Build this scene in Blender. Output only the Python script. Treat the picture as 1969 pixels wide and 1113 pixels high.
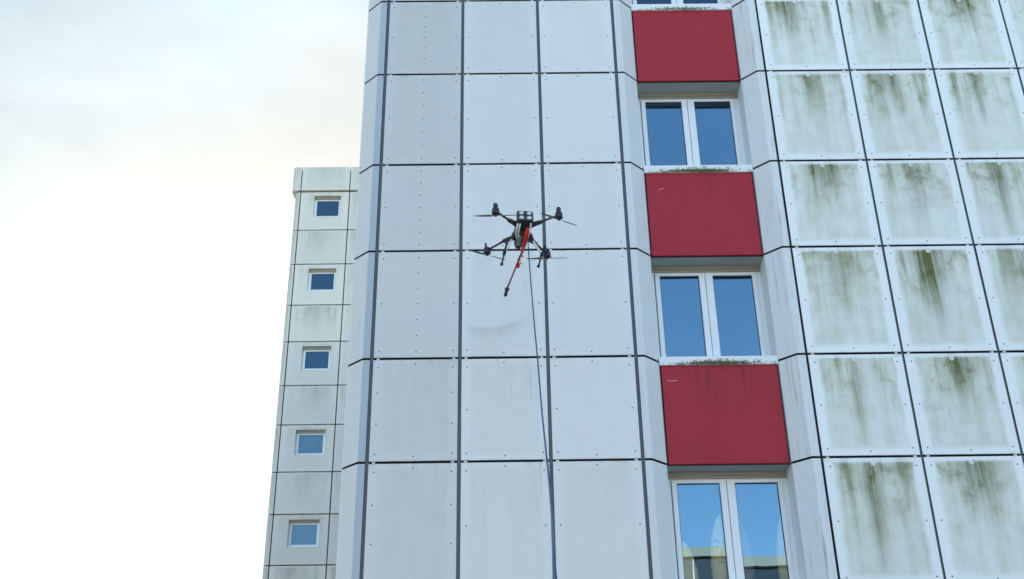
import bpy, bmesh, math, random
from mathutils import Vector, Matrix, noise
R = math.radians
random.seed(7)
scene = bpy.context.scene
for o in list(bpy.data.objects): bpy.data.objects.remove(o, do_unlink=True)
C = scene.collection

# ------------------------------------------------------------------ camera
cam_d = bpy.data.cameras.new('camera'); cam = bpy.data.objects.new('camera', cam_d); C.objects.link(cam)
CAMPOS = Vector((1.61579, -12.62109, -9.95078))
yaw, pitch, roll = 0.00703, 0.48079, -0.01471
fw = Vector((math.sin(yaw)*math.cos(pitch), math.cos(yaw)*math.cos(pitch), math.sin(pitch)))
rt = Vector((math.cos(yaw), -math.sin(yaw), 0)); up = rt.cross(fw)
rt2 = rt*math.cos(roll)+up*math.sin(roll); up2 = -rt*math.sin(roll)+up*math.cos(roll)
cam.matrix_world = Matrix(((rt2.x, up2.x, -fw.x, CAMPOS.x), (rt2.y, up2.y, -fw.y, CAMPOS.y), (rt2.z, up2.z, -fw.z, CAMPOS.z), (0, 0, 0, 1)))
cam_d.sensor_width = 36; cam_d.lens = 36*2198.44/1969
cam_d.clip_start = 0.1; cam_d.clip_end = 4000
scene.camera = cam

# ------------------------------------------------------------------ sky, sun, exposure
SUN_EL, SUN_AZ = 15.0, -12.0            # azimuth from +Y towards +X, the sun stands low behind the buildings on the left
world = bpy.data.worlds.new('World'); scene.world = world; world.use_nodes = True
wn = world.node_tree; wn.nodes.clear()
def W(t, **k):
    n = wn.nodes.new(t)
    for a, b in k.items(): setattr(n, a, b)
    return n
def wmath(op, a, b=None, clamp=False):
    n = W('ShaderNodeMath', operation=op, use_clamp=clamp)
    for i, s in enumerate((a, b)):
        if s is None: continue
        if isinstance(s, (int, float)): n.inputs[i].default_value = s
        else: wn.links.new(s, n.inputs[i])
    return n.outputs[0]
sky = W('ShaderNodeTexSky', sky_type='NISHITA', sun_disc=False)
sky.sun_elevation = R(SUN_EL); sky.sun_rotation = R(SUN_AZ)
sky.air_density = 1.0; sky.dust_density = 0.4; sky.ozone_density = 1.6; sky.altitude = 60
tc = W('ShaderNodeTexCoord')
sd = Vector((math.sin(R(SUN_AZ))*math.cos(R(SUN_EL)), math.cos(R(SUN_AZ))*math.cos(R(SUN_EL)), math.sin(R(SUN_EL))))
# a bank of thin cloud over the sunward half of the sky, breaking up into clear blue behind the camera
dp = W('ShaderNodeVectorMath', operation='DOT_PRODUCT'); dp.inputs[1].default_value = sd
dc = W('ShaderNodeVectorMath', operation='DOT_PRODUCT'); dc.inputs[1].default_value = Vector((-.58, .80, .12)).normalized()   # the bank lies to the left of the street
wn.links.new(tc.outputs['Generated'], dc.inputs[0])
wn.links.new(tc.outputs['Generated'], dp.inputs[0])
mp = W('ShaderNodeMapping'); mp.inputs['Scale'].default_value = (1.0, 1.0, 2.2); mp.inputs['Location'].default_value = (3.1, 0.4, 1.7)
wn.links.new(tc.outputs['Generated'], mp.inputs[0])
n1 = W('ShaderNodeTexNoise'); n1.inputs['Scale'].default_value = 3.2; n1.inputs['Detail'].default_value = 8; n1.inputs['Roughness'].default_value = .55; n1.inputs['Distortion'].default_value = .5
wn.links.new(mp.outputs[0], n1.inputs[0])
n2 = W('ShaderNodeTexNoise'); n2.inputs['Scale'].default_value = 3.4; n2.inputs['Detail'].default_value = 6; n2.inputs['Roughness'].default_value = .5; n2.inputs['Distortion'].default_value = .25
wn.links.new(mp.outputs[0], n2.inputs[0])
cm = wmath('ADD', dc.outputs['Value'], wmath('MULTIPLY', wmath('SUBTRACT', n1.outputs[0], .5), .55))
mr = W('ShaderNodeMapRange', interpolation_type='SMOOTHSTEP'); mr.inputs['From Min'].default_value = .42; mr.inputs['From Max'].default_value = .78
mr.inputs['To Max'].default_value = .985
wn.links.new(cm, mr.inputs['Value'])
# cloud brightness: grey-blue thick parts, thin bright parts, and a forward-scattered glow round the sun
glow = wmath('POWER', wmath('MAXIMUM', dp.outputs['Value'], 0.), 5.5)
cb = W('ShaderNodeMapRange'); cb.inputs['From Min'].default_value = .3; cb.inputs['From Max'].default_value = .7; cb.inputs['To Min'].default_value = 0.78; cb.inputs['To Max'].default_value = 1.42
wn.links.new(n2.outputs[0], cb.inputs['Value'])
cv = wmath('ADD', cb.outputs[0], wmath('MULTIPLY', glow, 1.65))
ccol = W('ShaderNodeMix', data_type='RGBA'); ccol.inputs['A'].default_value = (.78, .92, 1.0, 1); ccol.inputs['B'].default_value = (1.0, .972, .865, 1)
cf = W('ShaderNodeMapRange', interpolation_type='SMOOTHSTEP'); cf.inputs['From Min'].default_value = .42; cf.inputs['From Max'].default_value = .9
wn.links.new(wmath('ADD', glow, wmath('MULTIPLY', wmath('SUBTRACT', n1.outputs[0], .5), .4)), cf.inputs['Value']); wn.links.new(cf.outputs[0], ccol.inputs['Factor'])
addc = W('ShaderNodeVectorMath', operation='SCALE'); wn.links.new(ccol.outputs['Result'], addc.inputs[0]); wn.links.new(cv, addc.inputs['Scale'])
mx = W('ShaderNodeMix', data_type='RGBA')
wn.links.new(mr.outputs[0], mx.inputs['Factor']); wn.links.new(sky.outputs[0], mx.inputs['A']); wn.links.new(addc.outputs[0], mx.inputs['B'])
bg = W('ShaderNodeBackground'); bg.inputs['Strength'].default_value = .12
wn.links.new(mx.outputs['Result'], bg.inputs['Color'])
wo = W('ShaderNodeOutputWorld'); wn.links.new(bg.outputs[0], wo.inputs['Surface'])
sl = bpy.data.lights.new('sun', 'SUN'); sl.energy = 3.0; sl.angle = R(.53); sl.color = (1, .9, .76)
so = bpy.data.objects.new('sun', sl); C.objects.link(so)
so.rotation_euler = (-sd).to_track_quat('-Z', 'Y').to_euler(); so.location = (-20, 40, 40)
scene.render.engine = 'CYCLES'
vs = scene.view_settings; vs.view_transform = 'Standard'; vs.look = 'None'; vs.gamma = 1; vs.exposure = 1.95; vs.use_curve_mapping = False

# ------------------------------------------------------------------ material helpers
class NT:
    def __init__(s, name):
        s.m = bpy.data.materials.new(name); s.m.use_nodes = True; s.t = s.m.node_tree; s.t.nodes.clear()
        s.out = s.t.nodes.new('ShaderNodeOutputMaterial'); s.co = s.t.nodes.new('ShaderNodeTexCoord')
    def n(s, t, **k):
        x = s.t.nodes.new(t)
        for a, b in k.items(): setattr(x, a, b)
        return x
    def put(s, sock, v):
        if isinstance(v, bpy.types.NodeSocket): s.t.links.new(v, sock)
        else: sock.default_value = v
    def ma(s, op, a, b=None, c=None, clamp=False):
        x = s.n('ShaderNodeMath', operation=op, use_clamp=clamp)
        for i, v in enumerate((a, b, c)):
            if v is not None: s.put(x.inputs[i], v)
        return x.outputs[0]
    def ss(s, lo, hi, v, a=0., b=1.):
        x = s.n('ShaderNodeMapRange', interpolation_type='SMOOTHSTEP')
        s.put(x.inputs['Value'], v); s.put(x.inputs['From Min'], lo); s.put(x.inputs['From Max'], hi); s.put(x.inputs['To Min'], a); s.put(x.inputs['To Max'], b)
        return x.outputs[0]
    def xyz(s, x, y, z):
        c = s.n('ShaderNodeCombineXYZ')
        for i, v in enumerate((x, y, z)): s.put(c.inputs[i], v)
        return c.outputs[0]
    def sep(s, v):
        c = s.n('ShaderNodeSeparateXYZ'); s.put(c.inputs[0], v); return c.outputs
    def noise(s, v, scale=1., detail=3., rough=.5, dist=0.):
        x = s.n('ShaderNodeTexNoise'); s.put(x.inputs['Vector'], v)
        x.inputs['Scale'].default_value = scale; x.inputs['Detail'].default_value = detail; x.inputs['Roughness'].default_value = rough; x.inputs['Distortion'].default_value = dist
        return x.outputs[0]
    def mix(s, f, a, b):
        x = s.n('ShaderNodeMix', data_type='RGBA')
        s.put(x.inputs['Factor'], f); s.put(x.inputs['A'], a if isinstance(a, bpy.types.NodeSocket) else (*a, 1)); s.put(x.inputs['B'], b if isinstance(b, bpy.types.NodeSocket) else (*b, 1))
        return x.outputs['Result']
    def attr(s, name):
        x = s.n('ShaderNodeAttribute', attribute_type='OBJECT', attribute_name=name); return x.outputs['Fac']
    def bump(s, h, strength=.2, dist=.01):
        x = s.n('ShaderNodeBump'); x.inputs['Strength'].default_value = strength; x.inputs['Distance'].default_value = dist; s.put(x.inputs['Height'], h); return x.outputs[0]
    def bsdf(s, col, rough=.5, metal=0., spec=.5, normal=None):
        b = s.n('ShaderNodeBsdfPrincipled')
        s.put(b.inputs['Base Color'], col if isinstance(col, bpy.types.NodeSocket) else (*col, 1)); s.put(b.inputs['Roughness'], rough)
        b.inputs['Metallic'].default_value = metal; b.inputs['Specular IOR Level'].default_value = spec
        if normal: s.put(b.inputs['Normal'], normal)
        s.t.links.new(b.outputs[0], s.out.inputs[0]); return s.m

def simple(name, col, rough=.5, metal=0., var=.12, scale=8., spec=.5):
    g = NT(name); f = g.noise(g.co.outputs['Object'], scale, 4, .6)
    c = g.mix(f, tuple(c*(1-var) for c in col), tuple(min(1, c*(1+var)) for c in col))
    r = g.ma('ADD', rough-.06, g.ma('MULTIPLY', f, .12))
    return g.bsdf(c, r, metal, spec)

def panel_material(name, clean, veilc, stainc, rough):
    """Coated facade panel: a film of grime kept off the battens at the edges, streaks and algae run-off from the fixing."""
    g = NT(name); se = g.sep(g.co.outputs['Generated']); u, v = se[0], se[2]
    seed = g.attr('seed'); stain = g.attr('stain'); veil = g.attr('veil'); u0 = g.attr('u0'); wid = g.attr('wid'); drip = g.attr('drip'); tone = g.attr('tone'); smear = g.attr('smear'); reach = g.attr('reach')
    wob = g.ma('SUBTRACT', g.noise(g.xyz(g.ma('MULTIPLY_ADD', u, 3.5, seed), 0., g.ma('MULTIPLY', v, 4.5)), 1., 3, .6), .5)
    uw = g.ma('MULTIPLY_ADD', wob, .09, u)
    iu = g.ma('MULTIPLY', g.ss(.075, .135, uw), g.ss(.07, .13, g.ma('SUBTRACT', 1., uw)))
    vw = g.ma('MULTIPLY_ADD', wob, .06, v)
    iv = g.ma('MULTIPLY', g.ss(.03, .10, vw), g.ss(.02, .055, g.ma('SUBTRACT', 1., v)))
    inner = g.ma('MULTIPLY', iu, iv)
    bend = g.ma('MULTIPLY_ADD', g.ma('SUBTRACT', g.noise(g.xyz(g.ma('MULTIPLY', u, 2.), seed, g.ma('MULTIPLY', v, 2.)), 1., 2), .5), .03, u)
    st1 = g.noise(g.xyz(g.ma('MULTIPLY_ADD', bend, 7., seed), seed, g.ma('MULTIPLY', v, .75)), 1., 4, .6)
    st2 = g.noise(g.xyz(g.ma('MULTIPLY_ADD', bend, 34., seed), seed, g.ma('MULTIPLY', v, 1.3)), 1., 3, .6)
    blot = g.noise(g.xyz(g.ma('MULTIPLY_ADD', u, 5., seed), seed, g.ma('MULTIPLY', v, 6.)), 1., 5, .65)
    top = g.ma('POWER', v, 1.6)
    vm = g.ma('MULTIPLY', g.ma('MULTIPLY', inner, veil), g.ma('MULTIPLY', g.ma('MULTIPLY_ADD', top, .5, .55), g.ma('ADD', g.ss(.3, .7, st1, .25, .75), g.ss(.3, .7, blot, 0., .4))), clamp=True)
    # run-off below the fixing
    du = g.ma('DIVIDE', g.ma('ADD', g.ma('SUBTRACT', bend, u0), g.ma('MULTIPLY', g.ma('SUBTRACT', st1, .5), .10)), g.ma('MULTIPLY', wid, g.ma('MULTIPLY_ADD', v, .65, .35)))
    ga = g.ma('POWER', 2.718, g.ma('MULTIPLY', g.ma('MULTIPLY', du, du), -1.))
    run = g.ma('MULTIPLY', g.ma('MULTIPLY', ga, g.ss(reach, .97, v)), g.ss(.25, .7, st2, .45, 1.))
    wide = g.ma('MULTIPLY', g.ma('MULTIPLY', g.ss(.5, .68, st1), g.ss(.25, 1., v)), .7)
    thin = g.ma('MULTIPLY', g.ma('MULTIPLY', g.ss(.60, .70, st2), g.ss(.35, .7, st1)), g.ss(.1, .9, v, .1, .6))
    mot = g.ma('MULTIPLY', g.ma('MULTIPLY', g.ss(.5, .72, blot), g.ss(.3, .95, v)), .55)
    sm = g.ma('MULTIPLY', g.ma('MULTIPLY', inner, stain), g.ma('ADD', g.ma('ADD', run, g.ma('ADD', wide, mot)), g.ma('MULTIPLY', thin, .6)), clamp=True)
    dm = g.ma('MULTIPLY', drip, g.ma('MULTIPLY', g.ss(.60, .68, st2), g.ma('MULTIPLY', g.ss(.25, 1., v), g.ss(.35, .6, st1))), clamp=True)
    cl = g.mix(g.noise(g.co.outputs['Object'], 1.3, 4, .6), tuple(c*.96 for c in clean), clean)
    eg = g.ma('MULTIPLY', g.ma('MAXIMUM', g.ss(.05, .0, g.ma('SUBTRACT', 1., v)), g.ma('MULTIPLY', g.ss(.03, .0, v), .7)), g.ss(.45, .7, st1, 0., .35))
    cl = g.mix(eg, cl, (.34, .33, .28)); c = g.mix(vm, cl, veilc); c = g.mix(sm, c, stainc); c = g.mix(g.ma('MULTIPLY', dm, .65), c, (.18, .17, .14))
    uc = g.ma('SUBTRACT', u, .3); e = g.ma('SUBTRACT', g.ma('SUBTRACT', v, .265), g.ma('MULTIPLY', g.ma('MULTIPLY', uc, uc), .42))
    sr = g.ma('MULTIPLY', g.ma('MULTIPLY', g.ss(.02, -.02, e), g.ss(-.16, .0, e, .22, 1.)), g.ma('MULTIPLY', g.ma('MULTIPLY', smear, g.ma('MULTIPLY', g.ss(.95, .45, u), g.ss(.0, .14, u))), g.ss(.3, .65, blot, .5, 1.1)), clamp=True)
    c = g.mix(sr, c, (.36, .36, .34))
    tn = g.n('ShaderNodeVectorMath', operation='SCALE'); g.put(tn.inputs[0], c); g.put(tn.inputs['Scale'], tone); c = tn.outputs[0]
    rg = g.ma('ADD', rough, g.ma('MULTIPLY', vm, .25))
    return g.bsdf(c, rg, 0, .4, g.bump(g.noise(g.co.outputs['Object'], 2.2, 2), .05, .02))

def corner_material(name, clean, dirt, amount, flat=None):
    g = NT(name); se = g.sep(g.co.outputs['Object']); seed = g.attr('seed')
    s = g.noise(g.xyz(g.ma('MULTIPLY_ADD', se[0], 16., seed), g.ma('MULTIPLY', se[1], 16.), g.ma('MULTIPLY', se[2], .9)), 1., 4, .65)
    b = g.noise(g.xyz(g.ma('MULTIPLY_ADD', se[0], 4., seed), g.ma('MULTIPLY', se[1], 4.), g.ma('MULTIPLY', se[2], 2.)), 1., 4, .6)
    f = g.ma('MULTIPLY', g.ma('MULTIPLY', g.ss(.48, .75, s), g.ss(.35, .65, b)), amount, clamp=True)
    c = g.mix(f, clean, dirt)
    if flat: c = g.mix(g.ss(-.003, .003, se[0]), c, flat)   # the flat flange is coloured darker and bluer than the chamfer
    return g.bsdf(c, .45, 0, .4)

M = {}
M['panel'] = panel_material('white_coated_panel', (.768, .770, .748), (.52, .53, .50), (.13, .14, .085), .42)
M['panel_right'] = panel_material('weathered_coated_panel', (.88, .91, .89), (.51, .53, .385), (.125, .130, .040), .5)
M['corner'] = corner_material('folded_corner_panel', (.68, .70, .70), (.42, .44, .40), .25)
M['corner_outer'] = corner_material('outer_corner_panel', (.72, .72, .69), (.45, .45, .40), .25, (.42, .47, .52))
M['corner_right'] = corner_material('weathered_corner_panel', (.72, .745, .735), (.30, .33, .25), .75)
M['tower_panel'] = panel_material('tower_concrete_panel', (.76, .725, .64), (.58, .56, .49), (.22, .22, .17), .6)
M['backing'] = simple('dark_backing', (.035, .04, .05), .8)
M['rail'] = simple('slate_rail', (.105, .115, .125), .5, 0.)
M['rivet'] = simple('rivet_head', (.10, .10, .10), .5, .5)
M['clip'] = simple('clip_aluminium', (.75, .77, .78), .4, .2)
M['knob'] = simple('fixing_cap', (.72, .74, .70), .5)
M['frame'] = simple('window_upvc', (.80, .82, .83), .35, 0, .04)
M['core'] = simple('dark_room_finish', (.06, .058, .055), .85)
M['gasket'] = simple('black_gasket', (.02, .02, .022), .6)
M['soffit'] = simple('soffit_board', (.40, .415, .385), .7)
M['lintel'] = simple('shutter_casing', (.36, .34, .28), .55)
def red_material():
    g = NT('red_spandrel'); se = g.sep(g.co.outputs['Generated']); seed = g.attr('seed'); gr = g.attr('grime')
    a = g.noise(g.xyz(g.ma('MULTIPLY_ADD', se[0], 2.2, seed), 0., g.ma('MULTIPLY', se[2], 2.)), 1., 4, .6)
    s = g.noise(g.xyz(g.ma('MULTIPLY_ADD', se[0], 22., seed), seed, g.ma('MULTIPLY', se[2], 1.4)), 1., 4, .65)
    f = g.ma('MULTIPLY', g.ma('MULTIPLY', g.ss(.42, .7, s), g.ss(.35, 1., se[2])), g.ma('MULTIPLY', g.ss(.10, .45, se[0]), g.ss(.05, .35, g.ma('SUBTRACT', 1., se[0]))))
    c = g.mix(a, (.345, .025, .038), (.425, .032, .048)); c = g.mix(g.ma('MULTIPLY', f, gr, clamp=True), c, (.13, .025, .03))
    return g.bsdf(c, .55, 0, .22, g.bump(g.noise(g.co.outputs['Object'], 1.8, 3), .04, .02))
M['red'] = red_material()
def glass_material(name, refl, tint):
    g = NT(name); fr = g.n('ShaderNodeFresnel'); fr.inputs['IOR'].default_value = 1.52
    f = g.ma('MULTIPLY_ADD', fr.outputs[0], 1.2, refl, clamp=True)
    gl = g.n('ShaderNodeBsdfGlossy'); gl.inputs['Roughness'].default_value = .0; gl.inputs['Color'].default_value = (.45, .77, 1, 1)
    g.put(gl.inputs['Normal'], g.bump(g.noise(g.co.outputs['Object'], 1.6, 2), .02, .02))
    tr = g.n('ShaderNodeBsdfTransparent'); tr.inputs['Color'].default_value = (*tint, 1)
    mxs = g.n('ShaderNodeMixShader'); g.put(mxs.inputs[0], f); g.t.links.new(tr.outputs[0], mxs.inputs[1]); g.t.links.new(gl.outputs[0], mxs.inputs[2])
    g.t.links.new(mxs.outputs[0], g.out.inputs[0]); return g.m
M['glass'] = glass_material('coated_double_glazing', .092, (.98, .985, .985))
M['glass_tower'] = glass_material('tower_glazing', .02, (.7, .74, .76))
def sill_material():
    g = NT('sill_paint'); p = g.co.outputs['Object']; se = g.sep(p)
    s = g.noise(p, 7, 4, .6); f = g.ma('MULTIPLY', g.ss(.45, .7, s), g.ss(-.05, -.11, se[2]), clamp=True)
    return g.bsdf(g.mix(f, (.80, .82, .82), (.30, .30, .18)), .55)
M['sill'] = sill_material()
M['moss'] = simple('moss_and_lichen', (.21, .20, .10), .9, 0, .5, 40)
M['flare_sheet'] = simple('pale_flare_sheet', (.74, .74, .72), .9)  # pale colour standing in for lens flare on the lower tower panes
M['scratch'] = simple('bare_scratch', (.72, .62, .60), .6)
M['black'] = simple('carbon_black', (.018, .02, .022), .35)
M['black2'] = simple('black_plastic', (.030, .032, .036), .5)
M['motor'] = simple('motor_black_violet', (.045, .030, .050), .4, .4)
M['drone_grey'] = simple('grey_plastic', (.22, .23, .25), .5)
M['drone_white'] = simple('white_tube', (.78, .80, .80), .4)
M['alu'] = simple('bare_aluminium_tube', (.72, .75, .76), .35, .1)
M['drone_red'] = simple('red_hose', (.62, .02, .015), .4)
M['dark_red'] = simple('dark_red_lance', (.30, .018, .025), .4)
M['orange'] = simple('orange_clamp', (.75, .22, .06), .5)
M['blade'] = simple('propeller_blade', (.16, .165, .17), .45)
M['stripe'] = simple('reflective_tape', (.80, .86, .84), .4)
M['hose'] = simple('blue_hose', (.010, .065, .17), .45, 0, .25, 3)
M['ornament'] = simple('pale_carved_wood', (.92, .64, .26), .6, 0, .25, 18)
M['ornament_dark'] = simple('dark_carved_wood', (.20, .14, .09), .6, 0, .3, 20)
M['opp_wall'] = simple('opposite_render', (.50, .47, .42), .8)
def ground_material():
    g = NT('stone_paving'); p = g.co.outputs['Object']
    a = g.noise(p, .25, 5, .6); b = g.noise(p, 40, 3, .6)
    c = g.mix(a, (.20, .19, .17), (.27, .26, .235)); c = g.mix(g.ma('MULTIPLY', b, .4), c, (.32, .31, .29))
    return g.bsdf(c, .9, 0, .3, g.bump(b, .3, .01))
M['ground'] = ground_material()
M['opp_glazing'] = simple('blue_tinted_glazing', (.045, .065, .10), .3)

# ------------------------------------------------------------------ mesh helpers
def mesh_from(verts, faces, name='m', smooth=False):
    me = bpy.data.meshes.new(name); me.from_pydata([tuple(v) for v in verts], [], faces); me.update()
    bm = bmesh.new(); bm.from_mesh(me); bmesh.ops.recalc_face_normals(bm, faces=bm.faces); bm.to_mesh(me); bm.free()
    if smooth:
        for p in me.polygons: p.use_smooth = True
    return me
def from_bm(bm, smooth=False):
    me = bpy.data.meshes.new('m'); bmesh.ops.recalc_face_normals(bm, faces=bm.faces); bm.to_mesh(me); bm.free()
    if smooth:
        for p in me.polygons: p.use_smooth = True
    return me
def obj(name, me, mat, parent=None, loc=(0, 0, 0), **props):
    o = bpy.data.objects.new(name, me); C.objects.link(o)
    if mat and not me.materials: me.materials.append(M[mat])
    o.location = loc; o.parent = parent
    for k, v in props.items(): o[k] = v
    return o
def empty(name, loc=(0, 0, 0), **props):
    o = bpy.data.objects.new(name, None); C.objects.link(o); o.location = loc; o.empty_display_size = .2
    for k, v in props.items(): o[k] = v
    return o
def plate(x0, x1, y0, y1, z0, z1, ch=.003):
    """Plate whose front (y0) edges are eased by ch."""
    v = [(x0, y1, z0), (x1, y1, z0), (x1, y1, z1), (x0, y1, z1)]
    v += [(x0, y0+ch, z0), (x1, y0+ch, z0), (x1, y0+ch, z1), (x0, y0+ch, z1)]
    v += [(x0+ch, y0, z0+ch), (x1-ch, y0, z0+ch), (x1-ch, y0, z1-ch), (x0+ch, y0, z1-ch)]
    f = [(0, 1, 2, 3), (8, 9, 10, 11)]
    for k in range(4):
        n = (k+1) % 4; f += [(k, n, 4+n, 4+k), (4+k, 4+n, 8+n, 8+k)]
    return mesh_from(v, f)
def bm_box(bm, x0, x1, y0, y1, z0, z1):
    v = [bm.verts.new((x, y, z)) for x in (x0, x1) for y in (y0, y1) for z in (z0, z1)]
    for f in ((0, 1, 3, 2), (4, 6, 7, 5), (0, 4, 5, 1), (2, 3, 7, 6), (0, 2, 6, 4), (1, 5, 7, 3)): bm.faces.new([v[i] for i in f])
def box(x0, x1, y0, y1, z0, z1, bev=0.):
    bm = bmesh.new(); bm_box(bm, x0, x1, y0, y1, z0, z1)
    if bev: bmesh.ops.bevel(bm, geom=list(bm.edges), offset=bev, segments=2, profile=.6, affect='EDGES')
    return from_bm(bm)
def prism(poly, z0, z1):
    n = len(poly); v = [(x, y, z0) for x, y in poly]+[(x, y, z1) for x, y in poly]
    return mesh_from(v, [tuple(range(n)), tuple(range(n, 2*n))]+[(i, (i+1) % n, n+(i+1) % n, n+i) for i in range(n)])
def sheet(line, th, z0, z1):
    """Folded sheet: open polyline in plan, thickness th to its left, z0..z1."""
    P = [Vector(p) for p in line]; off = []
    for i, p in enumerate(P):
        ns = []
        for a, b in ((i-1, i), (i, i+1)):
            if a >= 0 and b < len(P):
                d = (P[b]-P[a]).normalized(); ns.append(Vector((-d.y, d.x)))
        n = sum(ns, Vector((0, 0))).normalized(); off.append(p+n*(th/max(.4, n.dot(ns[0]))))
    return prism([tuple(p) for p in P]+[tuple(p) for p in reversed(off)], z0, z1)
def bm_tube(bm, pts, rads, seg=8, caps=True):
    pts = [Vector(p) for p in pts]
    if isinstance(rads, (int, float)): rads = [rads]*len(pts)
    rings = []; up0 = None
    for i, p in enumerate(pts):
        t = (pts[min(i+1, len(pts)-1)]-pts[max(i-1, 0)]).normalized()
        if up0 is None: up0 = t.orthogonal().normalized()
        else: up0 = (up0-t*up0.dot(t)).normalized()
        w = t.cross(up0)
        rings.append([bm.verts.new(p+(up0*math.cos(a)+w*math.sin(a))*rads[i]) for a in (2*math.pi*k/seg for k in range(seg))])
    for a, b in zip(rings, rings[1:]):
        for k in range(seg): bm.faces.new((a[k], a[(k+1) % seg], b[(k+1) % seg], b[k]))
    if caps: bm.faces.new(rings[0]); bm.faces.new(rings[-1])
def tube(pts, rads, seg=8, smooth=True):
    bm = bmesh.new(); bm_tube(bm, pts, rads, seg); return from_bm(bm, smooth)
def ring_frame(x0, x1, z0, z1, ix0, ix1, iz0, iz1, y0, y1, ch=.004):
    """Rectangular frame (outer, inner rectangle), front at y0, back at y1, eased front edges."""
    o = [(x0, z0), (x1, z0), (x1, z1), (x0, z1)]; i = [(ix0, iz0), (ix1, iz0), (ix1, iz1), (ix0, iz1)]
    oc = [(x0+ch, z0+ch), (x1-ch, z0+ch), (x1-ch, z1-ch), (x0+ch, z1-ch)]; ic = [(ix0-ch, iz0-ch), (ix1+ch, iz0-ch), (ix1+ch, iz1+ch), (ix0-ch, iz1+ch)]
    L = [[(x, y1, z) for x, z in o], [(x, y0+ch, z) for x, z in o], [(x, y0, z) for x, z in oc], [(x, y0, z) for x, z in ic], [(x, y0+ch, z) for x, z in i], [(x, y1, z) for x, z in i]]
    v = sum(L, []); f = []
    for a in range(6):
        b = (a+1) % 6
        for k in range(4):
            n = (k+1) % 4; f.append((4*a+k, 4*a+n, 4*b+n, 4*b+k))
    return mesh_from(v, f)
def dots(points, r, y, h=.004, seg=6):
    bm = bmesh.new()
    for x, z in points:
        a = [bm.verts.new((x+r*math.cos(2*math.pi*k/seg), y, z+r*math.sin(2*math.pi*k/seg))) for k in range(seg)]
        b = [bm.verts.new((x+.6*r*math.cos(2*math.pi*k/seg), y-h, z+.6*r*math.sin(2*math.pi*k/seg))) for k in range(seg)]
        for k in range(seg): bm.faces.new((a[k], a[(k+1) % seg], b[(k+1) % seg], b[k]))
        bm.faces.new(b)
    return from_bm(bm)

# ------------------------------------------------------------------ ground
GZ = -11.6
obj('ground', box(-900, 900, -900, 900, GZ-.5, GZ), 'ground', kind='structure')

# ------------------------------------------------------------------ the apartment building with the clad bays
WL, X0, HR, S, B, BR, A, D, WR = 1.0633, 5.25629, 1.30936, 2.8, .1086, .1147, .19, .192, 1.16447
HW = S-HR
XE = 3*WL                                # right joint of the left bay
rows = []                                # (z_top, height, is_window_row)
for k in range(-2, 3):
    zt = -S*k; rows.append((zt, HW, True)); rows.append((zt-HW, HR, False))
rows = [r for r in rows if r[0] < 4.2 and r[0]-r[1] > -9.5]
bld = empty('apartment_building', (2.5, 6, GZ), label='tall apartment building with pale cladding panels, red spandrels and white windows', category='building')
def bpart(name, me, mat, loc=(0, 0, 0), **p):
    return obj(name, me, mat, bld, Vector(loc)-Vector((2.5, 6, GZ)), **p)
TOPZ, RX = 5.6, X0+6*WR
GV, GH = .043, .029                      # joint widths
# massive walls behind the cladding
bpart('core_wall', prism([(-B+.017, .05), (XE+B-.017, .05), (XE+B+A-.03, D+.03), (XE+B+A-.03, 12), (-B-A-.012, 12), (-B-A-.012, D+.012)], GZ, TOPZ), 'backing')
bpart('core_wall', prism([(X0-BR+.017, .05), (RX, .05), (RX, 12), (X0-BR-A+.03, 12), (X0-BR-A+.03, D+.03)], GZ, TOPZ), 'backing')
XW0, XW1 = XE+B+A-.03, X0-BR-A+.03
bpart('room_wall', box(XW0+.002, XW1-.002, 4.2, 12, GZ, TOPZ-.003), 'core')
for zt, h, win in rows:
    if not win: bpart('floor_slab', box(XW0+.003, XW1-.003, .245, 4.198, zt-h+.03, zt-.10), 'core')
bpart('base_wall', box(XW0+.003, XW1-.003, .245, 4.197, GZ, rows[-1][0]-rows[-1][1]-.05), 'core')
# vertical rails in the joints
zb, ztop = rows[-1][0]-rows[-1][1], rows[0][0]
for i in range(4):
    bm = bmesh.new()
    for s in (-1, 1): bm_box(bm, s*.0105-.008, s*.0105+.008, .016, .047, zb, ztop)
    bm_box(bm, -.006, .006, .024, .0465, zb, ztop)
    bpart('joint_rail', from_bm(bm), 'rail', (i*WL, 0, 0))
for i in range(1, 6):
    bm = bmesh.new(); bm_box(bm, -.009, .009, .02, .047, zb, ztop)
    bpart('joint_rail', from_bm(bm), 'rail', (X0+i*WR, 0, 0))
# flat panels ---------------------------------------------------------------
mesh_cache = {}
def panel_mesh(w, h, g):
    k = ('p', round(w, 4), round(h, 4), g)
    if k not in mesh_cache: mesh_cache[k] = plate(-w/2+g/2, w/2-g/2, 0, .010, GH/2, h-GH/2)
    return mesh_cache[k]
def rivet_mesh(w, h, kind):
    k = ('r', round(w, 4), round(h, 4), kind)
    if k in mesh_cache: return mesh_cache[k]
    e = w/2-.085; P = [(s*e, z) for s in (-1, 1) for z in (.10, h-.115)]
    if kind == 'mid':
        P += [(s*e, h*.5) for s in (-1, 1)]
        P += [(-.0, .09+(h-.19)*t/6.) for t in range(7)]
    elif kind == 'third':
        P += [(s*e, h*t) for s in (-1, 1) for t in (.36, .66)]+[(0, .07), (0, h-.07)]
    else:
        P += [(s*e, h*.49) for s in (-1, 1)]+[(0, .065), (0, h-.06)]
    mesh_cache[k] = dots(P, .0105, 0)
    return mesh_cache[k]
def clip_mesh(w):
    k = ('c', round(w, 4))
    if k not in mesh_cache:
        bm = bmesh.new()
        for s in (-1, 1): bm_box(bm, s*(w/2-.075)-.018, s*(w/2-.075)+.018, .012, .03, -.006, .010)
        mesh_cache[k] = from_bm(bm)
    return mesh_cache[k]
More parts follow.
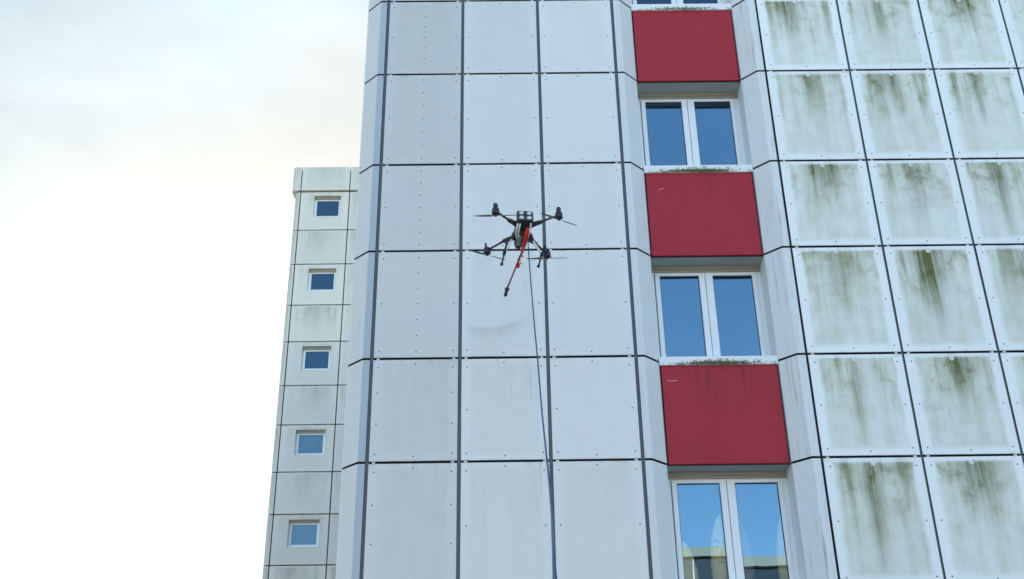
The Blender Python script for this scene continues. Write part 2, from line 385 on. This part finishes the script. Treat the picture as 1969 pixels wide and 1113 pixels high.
def knob_mesh():
    k = 'knob'
    if k not in mesh_cache:
        bm = bmesh.new(); bm_tube(bm, [(0, .0, 0), (0, -.006, 0), (0, -.010, 0)], [.030, .030, .024], 12); bm_tube(bm, [(0, -.008, 0), (0, -.02, 0)], [.010, .009], 8)
        mesh_cache[k] = from_bm(bm)
    return mesh_cache[k]
def flat_panel(xc, zt, w, h, mat, kind, gv, **p):
    j = random.uniform
    o = bpart('cladding_panel', panel_mesh(w, h, gv), mat, (xc, j(-.0012, .0012), zt-h), **p)
    o.rotation_euler = (R(j(-.12, .12)), R(j(-.05, .05)), R(j(-.15, .15)))
    rv = obj('rivets', rivet_mesh(w, h, kind), 'rivet', o, (0, .0005, 0)); rv['kind'] = 'stuff'
    cl = obj('joint_clips', clip_mesh(w), 'clip', o, (0, 0, 0)); cl['kind'] = 'stuff'
    return o
zi = lambda z: int(round(z*100))
for ri, (zt, h, win) in enumerate(rows):
    for c in range(3):
        kind = 'mid' if (c == 0 and zt > -4) else ('third' if c == 0 else 'std')
        p = dict(seed=random.uniform(0, 90), stain=.0, veil=random.uniform(.12, .28), u0=.5, wid=.2, drip=0., smear=0., tone=min(1., (.74, .90, .985)[c]+.022*ri)+random.uniform(-.015, .015))  # tone darkens left columns and upper rows, imitating lens shading and gloss falloff
        if c == 1 and zi(zt) == zi(-S-HW): p.update(drip=.9, veil=.45)
        if c == 1 and zi(zt) == zi(-S): p.update(drip=.1, veil=.30, smear=.42)
        if c == 1 and zi(zt) == zi(-2*S): p.update(drip=.6, veil=.35)
        if c == 0 and zt < -4: p.update(veil=.35)
        if c == 2 and zt < -5: p.update(veil=.3)
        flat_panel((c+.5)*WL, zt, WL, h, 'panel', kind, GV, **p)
stains = {  # row order from the top visible joint: (stain, u0, width, veil) per column
    1: [(.8, .42, .10, .75), (.5, .50, .07, .75), (.8, .50, .20, .9), (.4, .5, .1, .6)],
    2: [(.55, .46, .09, .75), (.8, .47, .10, .8), (.85, .46, .08, .75), (.5, .5, .1, .7)],
    3: [(.75, .48, .22, .85), (.75, .52, .12, .8), (.9, .45, .10, .85), (.5, .5, .1, .7)],
    4: [(.6, .46, .18, .95), (1., .46, .20, .9), (.6, .5, .1, .8), (.5, .5, .1, .7)],
    5: [(.6, .47, .06, .8), (.8, .60, .14, .85), (.6, .4, .12, .8), (.5, .5, .1, .7)],
    6: [(.7, .45, .12, .9), (.9, .52, .24, .9), (.6, .5, .1, .8), (.5, .5, .1, .7)]}
r0 = [i for i, r in enumerate(rows) if abs(r[0]-HR) < .01][0]
for ri, (zt, h, win) in enumerate(rows):
    for c in range(6):
        st = stains.get(ri-r0+1, stains[3])[c] if c < 4 else (.6, .5, .12, .8)
        o = flat_panel(X0+(c+.5)*WR, zt, WR, h, 'panel_right', 'std', .030, seed=random.uniform(0, 90), stain=st[0], u0=st[1], wid=st[2], veil=st[3]*1.2, drip=0., tone=random.uniform(.97, 1.01), reach=random.choice((-.3, .05, .3, .5)))
        k = obj('fixing_cap', knob_mesh(), 'knob', o, (-.012+random.uniform(-.015, .015), .0005, h-.085))
# folded corner panels ------------------------------------------------------
lo = [(-GV/2, 0), (-B, 0), (-B-A, D), (-B-A-.016, D)]
li = [(XE+B+A, D+.03), (XE+B+A, D), (XE+B, 0), (XE+GV/2, 0)]
rr = [(X0-.015, 0), (X0-BR, 0), (X0-BR-A, D), (X0-BR-A, D+.03)]
for zt, h, win in rows:
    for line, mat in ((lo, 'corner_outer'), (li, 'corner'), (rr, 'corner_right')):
        k = (mat, line[0], round(h, 3))
        if k not in mesh_cache:
            cx = line[1][0]
            P = [(x-cx, y) for x, y in line]
            mesh_cache[k] = sheet(list(reversed(P)), .006, GH/2, h-GH/2)
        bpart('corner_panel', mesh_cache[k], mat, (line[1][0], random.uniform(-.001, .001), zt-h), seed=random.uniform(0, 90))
# window column -------------------------------------------------------------
WX0, WX1 = XE+B+A+.002, X0-BR-A-.002     # 3.49 .. 4.95
YF = .52
def make_window(zt):
    z1, z0 = zt-.075, zt-1.40
    fr = bpart('window', ring_frame(WX0-.03, WX1+.03, z0, z1, WX0+.072, WX1-.072, z0+.06, z1-.022, YF, YF+.07), 'frame')
    base = Vector((2.5, 6, GZ))
    def ch(name, me, mat, par=fr, **p): return obj(name, me, mat, par, base*0, **p)
    for gx0, gx1, sx0, sx1 in ((3.633, 4.144, 3.572, 4.222), (4.324, 4.837, 4.228, 4.892)):
        gz0, gz1 = z0+.10, zt-.130
        s = ch('sash', ring_frame(sx0, sx1, z0+.012, z1-.014, gx0, gx1, gz0, gz1, YF-.016, YF+.05, .006), 'frame')
        ch('gasket', ring_frame(gx0-.004, gx1+.004, gz0-.004, gz1+.004, gx0+.007, gx1-.007, gz0+.007, gz1-.009, YF+.004, YF+.022, .002), 'gasket')
        cz_ = (gz0+gz1)/2; cx_ = (gx0+gx1)/2
        pn = ch('pane', box(gx0-.002-cx_, gx1+.002-cx_, -.004, .004, gz0-.002-cz_, gz1+.002-cz_), 'glass')
        pn.location = (cx_, YF+.016, cz_); pn.rotation_euler = (R(random.uniform(-.25, .25)), 0, R(random.uniform(-.35, .35)))
    # window parts share the building's frame of reference
    fr.location = Vector((0, 0, 0))-base
    return fr
def moss_mesh(seed, amount):
    rnd = random.Random(seed); bm = bmesh.new(); w = WX1-WX0
    for k in range(int(900*amount)):
        u = min(.97, max(.03, rnd.gauss(.5, .15))); x = u*w
        t = rnd.random()
        if t < .93:                      # tufts over the lower front edge and along the ledge
            z = -.108+abs(rnd.gauss(0, .018)); y = -.002
        else:
            z = rnd.uniform(-.10, -.03); y = -.002
        s = rnd.uniform(.003, .010); hh = rnd.uniform(.004, .02)
        a = rnd.uniform(-.8, .8)
        b0 = bm.verts.new((x-s, y, z)); b1 = bm.verts.new((x+s, y, z)); b2 = bm.verts.new((x, y-rnd.uniform(.004, .014), z-s*.4)); tp = bm.verts.new((x+a*hh, y-rnd.uniform(.002, .012), z+hh))
        for f in ((b0, b1, tp), (b1, b2, tp), (b2, b0, tp), (b0, b2, b1)): bm.faces.new(f)
    return from_bm(bm)
wi = 0
for zt, h, win in rows:
    if not win:                           # spandrel below a window; zt is the underside of the sill zone
        sp = bpart('spandrel_panel', plate(WX0+.022, WX1-.018, .205, .235, .006, h-.045, .004), 'red', (0, 0, zt-h), seed=random.uniform(0, 50), grime=.4 if zt > -4 else .75)
        if zi(zt) in (zi(-HW), zi(-S-HW)):
            sx = [(3.66, .77, .085, 12), (3.565, .81, .14, 1)][0 if zt > -2 else 1]
            P = [(sx[0]+sx[2]*t/5., .2035, sx[1]*h+math.tan(R(sx[3]))*sx[2]*t/5.+random.uniform(-.003, .003)) for t in range(6)]
            obj('scratch', tube(P, [.0015, .004, .003, .0045, .0035, .0015], 5), 'scratch', sp)
        bpart('drip_edge', box(WX0+.004, WX1-.004, .2355, .2445, -.004, .10), 'gasket', (0, 0, zt-h))
        bpart('edge_profile', box(WX1-.012, WX1-.001, .19, .24, .0, h-.05), 'rail', (0, 0, zt-h))
        bpart('edge_profile', box(WX0+.001, WX0+.012, .21, .24, .0, h-.05), 'gasket', (0, 0, zt-h))
        # sill
        v = [(0, 0, -.11), (0, 0, 0), (0, .37, .045), (0, .37, -.11)]; wd = WX1-WX0-.006
        sm = mesh_from(v+[(x+wd, y, z) for x, y, z in v], [(0, 1, 2, 3), (4, 5, 6, 7), (0, 1, 5, 4), (1, 2, 6, 5), (2, 3, 7, 6), (3, 0, 4, 7)])
        s = bpart('sill', sm, 'sill', (WX0+.003, .178, zt+.062))
        mo = obj('moss', moss_mesh(int(zt*10)+40, {True: .25, False: 1.}[zt > 0] if zt < 2 else .2), 'moss', s); mo['kind'] = 'stuff'
    else:
        make_window(zt)
        bpart('soffit', box(WX0, WX1, .246, YF+.10, .004, .02), 'soffit', (0, 0, zt))
        bm = bmesh.new(); bm_box(bm, WX0, WX1, YF-.035, YF+.06, -.044, .003); bm_box(bm, WX0, WX1, YF-.012, YF+.058, -.0735, -.0445)
        bpart('shutter_casing', from_bm(bm), 'lintel', (0, 0, zt))
        for x0, x1 in ((WX0-.024, WX0-.002), (WX1+.002, WX1+.024)):
            bpart('reveal_panel', box(x0, x1, D+.032, YF+.06, -h+.03, .003), 'corner_right', (0, 0, zt), seed=random.uniform(0, 50))

# ------------------------------------------------------------------ carved ornaments behind the lowest window
def ornament(x, y, z, w, h, tilt, label, mat='ornament', face=True):
    e = empty('carved_ornament', (x, y, z), label=label, category='ornament', group='ornaments standing behind the lowest window')
    e.rotation_euler = (0, R(tilt), 0)
    prof = [(0, .55), (.06, .72), (.2, .92), (.38, 1.), (.58, .95), (.76, .78), (.9, .5), (.97, .25), (1, .02)]
    bm = bmesh.new(); rings = []
    for t, r in prof:
        rings.append([bm.verts.new((w/2*r*math.cos(a), .6*w/2*r*math.sin(a), h*t)) for a in (2*math.pi*k/20 for k in range(20))])
    for a, b in zip(rings, rings[1:]):
        for k in range(20): bm.faces.new((a[k], a[(k+1) % 20], b[(k+1) % 20], b[k]))
    bm.faces.new(rings[0]); bm.faces.new(rings[-1])
    obj('body', from_bm(bm, True), mat, e)
    yf = lambda xx, zz: -.6*w/2*math.sqrt(max(.02, 1-(2*xx/w)**2))*.97
    if face:
        d = 'ornament_dark'
        for s in (-1, 1):
            obj('brow', tube([(s*w*q, yf(w*q, 0)-.004, h*zz) for q, zz in ((.08, .60), (.2, .645), (.33, .60))], [.004, .007, .003], 6), d, e)
            obj('eye', tube([(s*w*q, yf(w*q, 0)-.004, h*zz) for q, zz in ((.11, .555), (.2, .565), (.29, .55))], [.003, .008, .003], 6), d, e)
        obj('nose', tube([(0, yf(0, 0)-.002, h*.58), (0, yf(0, 0)-.02, h*.45), (0, yf(0, 0), h*.43)], [.008, .018, .008], 6), mat, e)
        obj('mouth', tube([(w*q, yf(w*q, 0)-.004, h*zz) for q, zz in ((-.14, .345), (0, .36), (.14, .345))], [.003, .008, .003], 6), d, e)
    obj('foot', box(-w*.36, w*.36, -.05, .05, -.0, .03, .006), 'ornament_dark', e)
    return e
ZS = -2*S-1.38
ORN = [(3.71, .64, .27, .62, -8, 'pale leaning carved ornament low in the left pane of the lowest window', 'ornament', False),
       (4.08, .64, .25, .90, 3, 'tall carved face ornament in the left pane of the lowest window', 'ornament', True),
       (4.38, .64, .22, .86, -3, 'dark faced carved ornament at the left of the lowest window’s right pane', 'ornament_dark', True),
       (4.85, .64, .26, .98, 4, 'tall pale carved ornament at the far right of the lowest window', 'ornament', False)]
for x, y, w, h, t, lab, mt, fc in ORN: ornament(x, y, ZS, w, h, t, lab.replace('’s', ''), mt, fc)
bpart('window_board', box(WX0, WX1, YF+.072, YF+.5, -1.41, -1.381), 'frame', (0, 0, -2*S))

# ------------------------------------------------------------------ the tower further back
TX, TY, TW, TZ, TH, TP = -5.2696, 20.2628, 1.6555, 11.0267, 1.5026, .9409
tow = empty('tower_block', (TX+3, TY+5, GZ), label='distant grey concrete tower with one column of small square windows', category='building')
def tpart(name, me, mat, loc=(0, 0, 0), **p):
    return obj(name, me, mat, tow, Vector(loc)-Vector((TX+3, TY+5, GZ)), **p)
tg = .035
tpart('core_wall', box(TX-.13, TX+7, TY+.22, TY+10, GZ, TZ+TP-.05), 'backing')
trows = []
z = TZ
for k in range(6): trows += [(z, TH, True), (z-TH, S-TH, False)]; z -= S
trows = trows[:-1]
ox0, ox1 = -4.80-TX, -3.895-TX            # opening in panel coordinates
def holed_panel(w, h, ch=.006):
    me = ring_frame(tg/2, w-tg/2, tg/2, h-tg/2, ox0, ox1, h-.97, h-.163, 0, .16, ch); return me
def flare_sheet_mesh(x0, x1, y, z0, z1, n=24):
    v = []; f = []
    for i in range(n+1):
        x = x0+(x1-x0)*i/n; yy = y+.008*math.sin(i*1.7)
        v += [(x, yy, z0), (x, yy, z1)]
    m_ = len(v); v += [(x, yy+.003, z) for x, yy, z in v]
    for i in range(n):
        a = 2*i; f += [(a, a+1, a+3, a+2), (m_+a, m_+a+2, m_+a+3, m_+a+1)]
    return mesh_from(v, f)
for zt, h, win in trows:
    for c in range(4):
        w = TW if c != 1 else .9
        x = TX+(0, TW, TW+.9, TW+.9+TW)[c]
        pr = dict(seed=random.uniform(0, 90), stain=random.uniform(.2, .5), u0=random.uniform(.3, .7), wid=.2, veil=random.uniform(.25, .6), drip=.3, tone=random.uniform(.95, 1.02))
        if c == 0 and win:
            if 'th' not in mesh_cache: mesh_cache['th'] = holed_panel(w, h)
            pr['stain'] = .15
            tpart('cladding_panel', mesh_cache['th'], 'tower_panel', (x, TY, zt-h), **pr)
            if 'tw' not in mesh_cache:
                z0, z1 = h-.972, h-.161
                mesh_cache['tw'] = ring_frame(ox0-.03, ox1+.03, z0-.03, z1+.03, ox0+.085, ox1-.085, z0+.105, z1-.12, .145, .2, .006)
                mesh_cache['tpane'] = box(ox0+.083, ox1-.083, .166, .174, z0+.103, z1-.118)
                mesh_cache['tcase'] = box(ox0+.002, ox1-.002, .10, .144, z1-.07, z1-.002)
            wo_ = tpart('window', mesh_cache['tw'], 'frame', (x, TY+.005, zt-h))
            obj('pane', mesh_cache['tpane'], 'glass_tower', wo_)
            obj('shutter_casing', mesh_cache['tcase'], 'lintel', wo_)
            if zt < 3: obj('added_flare_sheet', flare_sheet_mesh(ox0+.07, ox1-.07, .19, h-.88, h-.27), 'flare_sheet', wo_)  # pale rippled sheet added behind the lower panes to imitate flare brightening
        else:
            k = ('tp', w, round(h, 3))
            if k not in mesh_cache: mesh_cache[k] = plate(tg/2, w-tg/2, 0, .16, tg/2, h-tg/2, .006)
            tpart('cladding_panel', mesh_cache[k], 'tower_panel', (x, TY+random.uniform(-.003, .003), zt-h), **pr)
    k = ('tc', round(h, 3))
    if k not in mesh_cache: mesh_cache[k] = sheet([(-.19, .45), (-.19, .12), (-.15, .05), (-.09, .0), (-tg/2, 0)], .05, tg/2, h-tg/2)
    tpart('corner_panel', mesh_cache[k], 'tower_panel', (TX, TY, zt-h), seed=random.uniform(0, 90), stain=.2, u0=.5, wid=.3, veil=.7, drip=.2, tone=.96)
for c in range(4):
    w = TW if c != 1 else .9
    x = TX+(0, TW, TW+.9, TW+.9+TW)[c]
    tpart('parapet_panel', plate(tg/2, w-tg/2, 0, .3, 0, TP, .01), 'tower_panel', (x, TY-.06, TZ+.03), seed=random.uniform(0, 90), stain=.1, u0=.5, wid=.3, veil=.7, drip=.1, tone=1.)
tpart('parapet_panel', prism([(-tg/2, 0), (-.22, 0), (-.30, .08), (-.30, .5), (-tg/2, .5)], 0, TP), 'tower_panel', (TX, TY-.06, TZ+.03), seed=3., stain=.1, u0=.5, wid=.3, veil=.7, drip=.1, tone=1.)

# ------------------------------------------------------------------ block across the street (mirrored in the lowest panes)
opp = empty('opposite_block', (2, -46, GZ), label='pale flat roofed block across the street, seen only mirrored in the lowest window', category='building')
obj('wall', box(-24, 24, -6, 0, 0, 12.9), 'opp_wall', opp)
for k in range(16): obj('glazing_panel', box(-24+3*k+.04, -24+3*k+2.96, -6, -.05, 12.9, 16.5), 'opp_glazing', opp)
for k in range(17): obj('mullion', box(-24+3*k-.038, -24+3*k+.038, -5.9, .0, 12.9, 16.5), 'frame', opp)
obj('roof', box(-24.3, 24.3, -6.3, .3, 16.5, 17.0), 'opp_wall', opp)
wm, pm = ring_frame(-.7, .7, 0, 1.4, -.62, .62, .08, 1.32, -.05, .04), box(-.61, .61, -.012, 0, .09, 1.31)
for q in (wm, pm): q.transform(Matrix.Rotation(math.pi, 4, 'Z'))
for fl in range(4):
    for k in range(12):
        w_ = obj('window', wm, 'frame', opp, (-22+4*k, .052, 1.2+3.1*fl)); obj('pane', pm, 'black2', w_)

# ------------------------------------------------------------------ the drone
DP = Vector((1.808, -2.0, -3.728))
dr = empty('multirotor_drone', DP, label='black four rotor cleaning drone with a red spray lance hovering before the facade', category='drone')
dr.rotation_euler = (R(-4), R(0), R(8))
def dpart(name, me, mat, parent=dr, loc=(0, 0, 0), **p): return obj(name, me, mat, parent, loc, **p)
def rbox(cx, cy, cz, sx, sy, sz, bev, taper=None):
    bm = bmesh.new(); bm_box(bm, cx-sx/2, cx+sx/2, cy-sy/2, cy+sy/2, cz-sz/2, cz+sz/2)
    if taper:
        for v in bm.verts:
            if v.co.z < cz: v.co.x = cx+(v.co.x-cx)*taper; v.co.y = cy+(v.co.y-cy)*taper
    bmesh.ops.bevel(bm, geom=list(bm.edges), offset=bev, segments=3, profile=.6, affect='EDGES'); return from_bm(bm, True)
body = dpart('body', rbox(0, .0, .025, .165, .40, .09, .03, .72), 'black2')
dpart('top_shell', rbox(0, .02, .085, .15, .30, .05, .02), 'black', body)
dpart('nose', rbox(0, .215, .01, .12, .08, .07, .02, .8), 'black', body)
bat = dpart('battery_pack', rbox(0, -.215, .055, .18, .07, .145, .03), 'black')
for i in (-1, 1):
    for j in (-1, 1):
        cx, cz = i*.041, .057+j*.029
        P = [(cx+.028*sx, -.252, cz+.015*sz) for sx, sz in ((.9, .55), (.5, .85), (0, .95), (-.6, .8), (-.75, .4), (-.2, .08), (.3, -.1), (.75, -.45), (.5, -.85), (0, -.95), (-.6, -.8), (-.95, -.5))]
        dpart('reflective_mark', tube(P, .0062, 6), 'stripe', bat)
dpart('belly_plate', rbox(0, .0, -.052, .105, .20, .045, .015, .7), 'black2')
dpart('pump', tube([(-.03, -.06, -.085), (-.03, .09, -.085)], [.026, .026], 12), 'drone_grey')
dpart('camera_gimbal', rbox(-.02, .17, -.055, .06, .05, .055, .016), 'black')
for sx, L in ((-.052, .11), (-.078, .12)):
    dpart('supply_tube', tube([(sx, -.215, -.03), (sx-.008, -.20, -.07), (sx-.012, -.12, -.10), (sx+.02, -.03, -.10)], .0085, 8), 'drone_white')
dpart('tether_clamp', tube([(.062, -.225, -.02), (.060, -.19, -.06), (.052, -.08, -.11)], .008, 8), 'drone_white')
MX, MY = .335, .375
arms = [(-1, -1), (1, -1), (-1, 1), (1, 1)]
blade_az = {(-1, -1): 172, (1, -1): 24, (-1, 1): 20, (1, 1): -8}
for ax, ay in arms:
    ex, ey = ax*MX, ay*MY
    a = dpart('arm', tube([(ax*.075, ay*.13, .02), (ax*.17, ay*.20, .02), (ex, ey, .0)], [.018, .0125, .011], 10), 'black')
    dpart('arm_joint', tube([(ax*.06, ay*.115, .02), (ax*.10, ay*.145, .021), (ax*.165, ay*.195, .02), (ax*.185, ay*.212, .019)], [.032, .029, .024, .016], 10), 'black2', a)
    m = dpart('motor', tube([(ex, ey, .032), (ex, ey, .026), (ex, ey, -.004), (ex, ey, -.038), (ex, ey, -.047)], [.024, .036, .041, .040, .026], 14), 'motor')
    if ay < 0: dpart('motor_cap', tube([(ex-ax*.0, ey, .03), (ex, ey, .048), (ex, ey, .075), (ex, ey, .098)], [.016, .024, .028, .014], 12), 'black', m)
    else: dpart('antenna', tube([(ex-.012, ey, .02), (ex-.012, ey, .05), (ex-.013, ey, .095)], [.014, .013, .010], 8), 'black', m)
    az = blade_az[(ax, ay)]
    for k in (0, 180):
        an = R(az+k); bm = bmesh.new(); prev = None
        for t, ch, tw, th in ((.02, .012, 22, .004), (.06, .026, 20, .0035), (.12, .027, 14, .003), (.18, .020, 9, .0025), (.225, .011, 6, .002), (.235, .004, 5, .0015)):
            d = Vector((math.cos(an), math.sin(an), 0)); n = Vector((-d.y, d.x, 0)); q = n*math.cos(R(tw))+Vector((0, 0, 1))*math.sin(R(tw)); up_ = d.cross(q)
            c = Vector((ex, ey, -.058))+d*t
            r_ = [bm.verts.new(c+q*ch/2), bm.verts.new(c+up_*th/2+q*ch*.1), bm.verts.new(c-q*ch/2), bm.verts.new(c-up_*th/2+q*ch*.1)]
            if prev:
                for i in range(4): bm.faces.new((prev[i], prev[(i+1) % 4], r_[(i+1) % 4], r_[i]))
            else: bm.faces.new(r_)
            prev = r_
        bm.faces.new(prev)
        dpart('propeller_blade', from_bm(bm), 'blade', m)
    dpart('propeller_hub', tube([(ex, ey, -.046), (ex, ey, -.066), (ex, ey, -.072)], [.013, .013, .006], 10), 'black', m)
for s in (-1, 1):
    top_, bot = (s*.085, .0, -.02), (s*.20, -.02, -.275)
    lg = dpart('landing_leg', tube([top_, (s*.11, -.003, -.085), bot], [.013, .012, .011], 8), 'alu')
    dpart('leg_joint', tube([(s*.08, 0, -.01), (s*.095, 0, -.05), (s*.118, -.003, -.10)], [.028, .026, .016], 8), 'black', lg)
    dpart('skid', tube([(bot[0], -.205, -.282), (bot[0], .20, -.282)], .0105, 8), 'black', lg)
    dpart('skid_clamp', tube([(bot[0], -.045, -.282), (bot[0], .01, -.282)], .019, 8), 'black', lg)
    for y in (-.205, .2): dpart('foot', tube([(bot[0], y-.014, -.282), (bot[0], y-.007, -.282), (bot[0], y+.007, -.282), (bot[0], y+.014, -.282)], [.009, .018, .018, .009], 8), 'black2', lg)
# spray lance
l0, l1 = Vector((.012, -.15, -.05)), Vector((-.03, 1.17, -.10))
lan = dpart('lance', tube([(.02, .2, -.125), l1-Vector((0, .17, -.006))], .0108, 8), 'dark_red')
dpart('hose_coupling', tube([(.03, -.18, -.05), (.03, -.10, -.095), (.024, .05, -.125), (.02, .22, -.13)], [.018, .026, .024, .012], 10), 'drone_red', lan)
for q in range(3):
    yy = .22+q*.07
    dpart('hose_loop', tube([(.02+.028*math.sin(t*.9)*(-1)**q, yy+.02*t, -.13-.03*math.cos(t*.9)) for t in range(5)], .0055, 6), ('orange', 'drone_red', 'orange')[q], lan)
dpart('lance_collar', tube([(.02, .44, -.118), (.02, .49, -.117)], .020, 10), 'drone_red', lan)
noz = dpart('nozzle', tube([l1-Vector((0, .18, -.006)), l1-Vector((0, .15, -.005)), l1-Vector((0, .06, -.003)), l1-Vector((0, .05, -.002)), l1], [.013, .021, .018, .023, .005], 10), 'black', lan)
dpart('nozzle_ring', tube([l1-Vector((0, .175, 0)), l1-Vector((0, .163, 0))], .027, 10), 'black2', lan)

# ------------------------------------------------------------------ supply hose hanging from the drone to the ground
pts = [Vector(p) for p in [(1.864, -2.02, -3.733), (1.868, -2.1, -3.927), (1.874, -2.35, -4.377), (1.886, -3.0, -5.283), (1.894, -3.6, -5.972), (1.89, -4.3, -6.635), (1.885, -5.1, -7.263), (1.876, -5.8, -7.733), (1.85, -6.8, -8.296), (1.812, -7.9, -8.833)]]
pts += [Vector((1.86, -8.5, -9.7)), Vector((1.9, -8.9, -10.9)), Vector((2.1, -9.2, GZ+.02)), Vector((2.9, -9.6, GZ+.012))]
def smooth_path(P, n=6):
    o = []
    for i in range(len(P)-1):
        a, b, c, d = P[max(i-1, 0)], P[i], P[i+1], P[min(i+2, len(P)-1)]
        for k in range(n):
            t = k/n; o.append(.5*((2*b)+(c-a)*t+(2*a-5*b+4*c-d)*t*t+(3*b-a-3*c+d)*t**3))
    return o+[P[-1]]
obj('supply_hose', tube(smooth_path(pts), .0064, 8), 'hose', None, label='thin blue supply hose hanging down from the drone', category='hose')
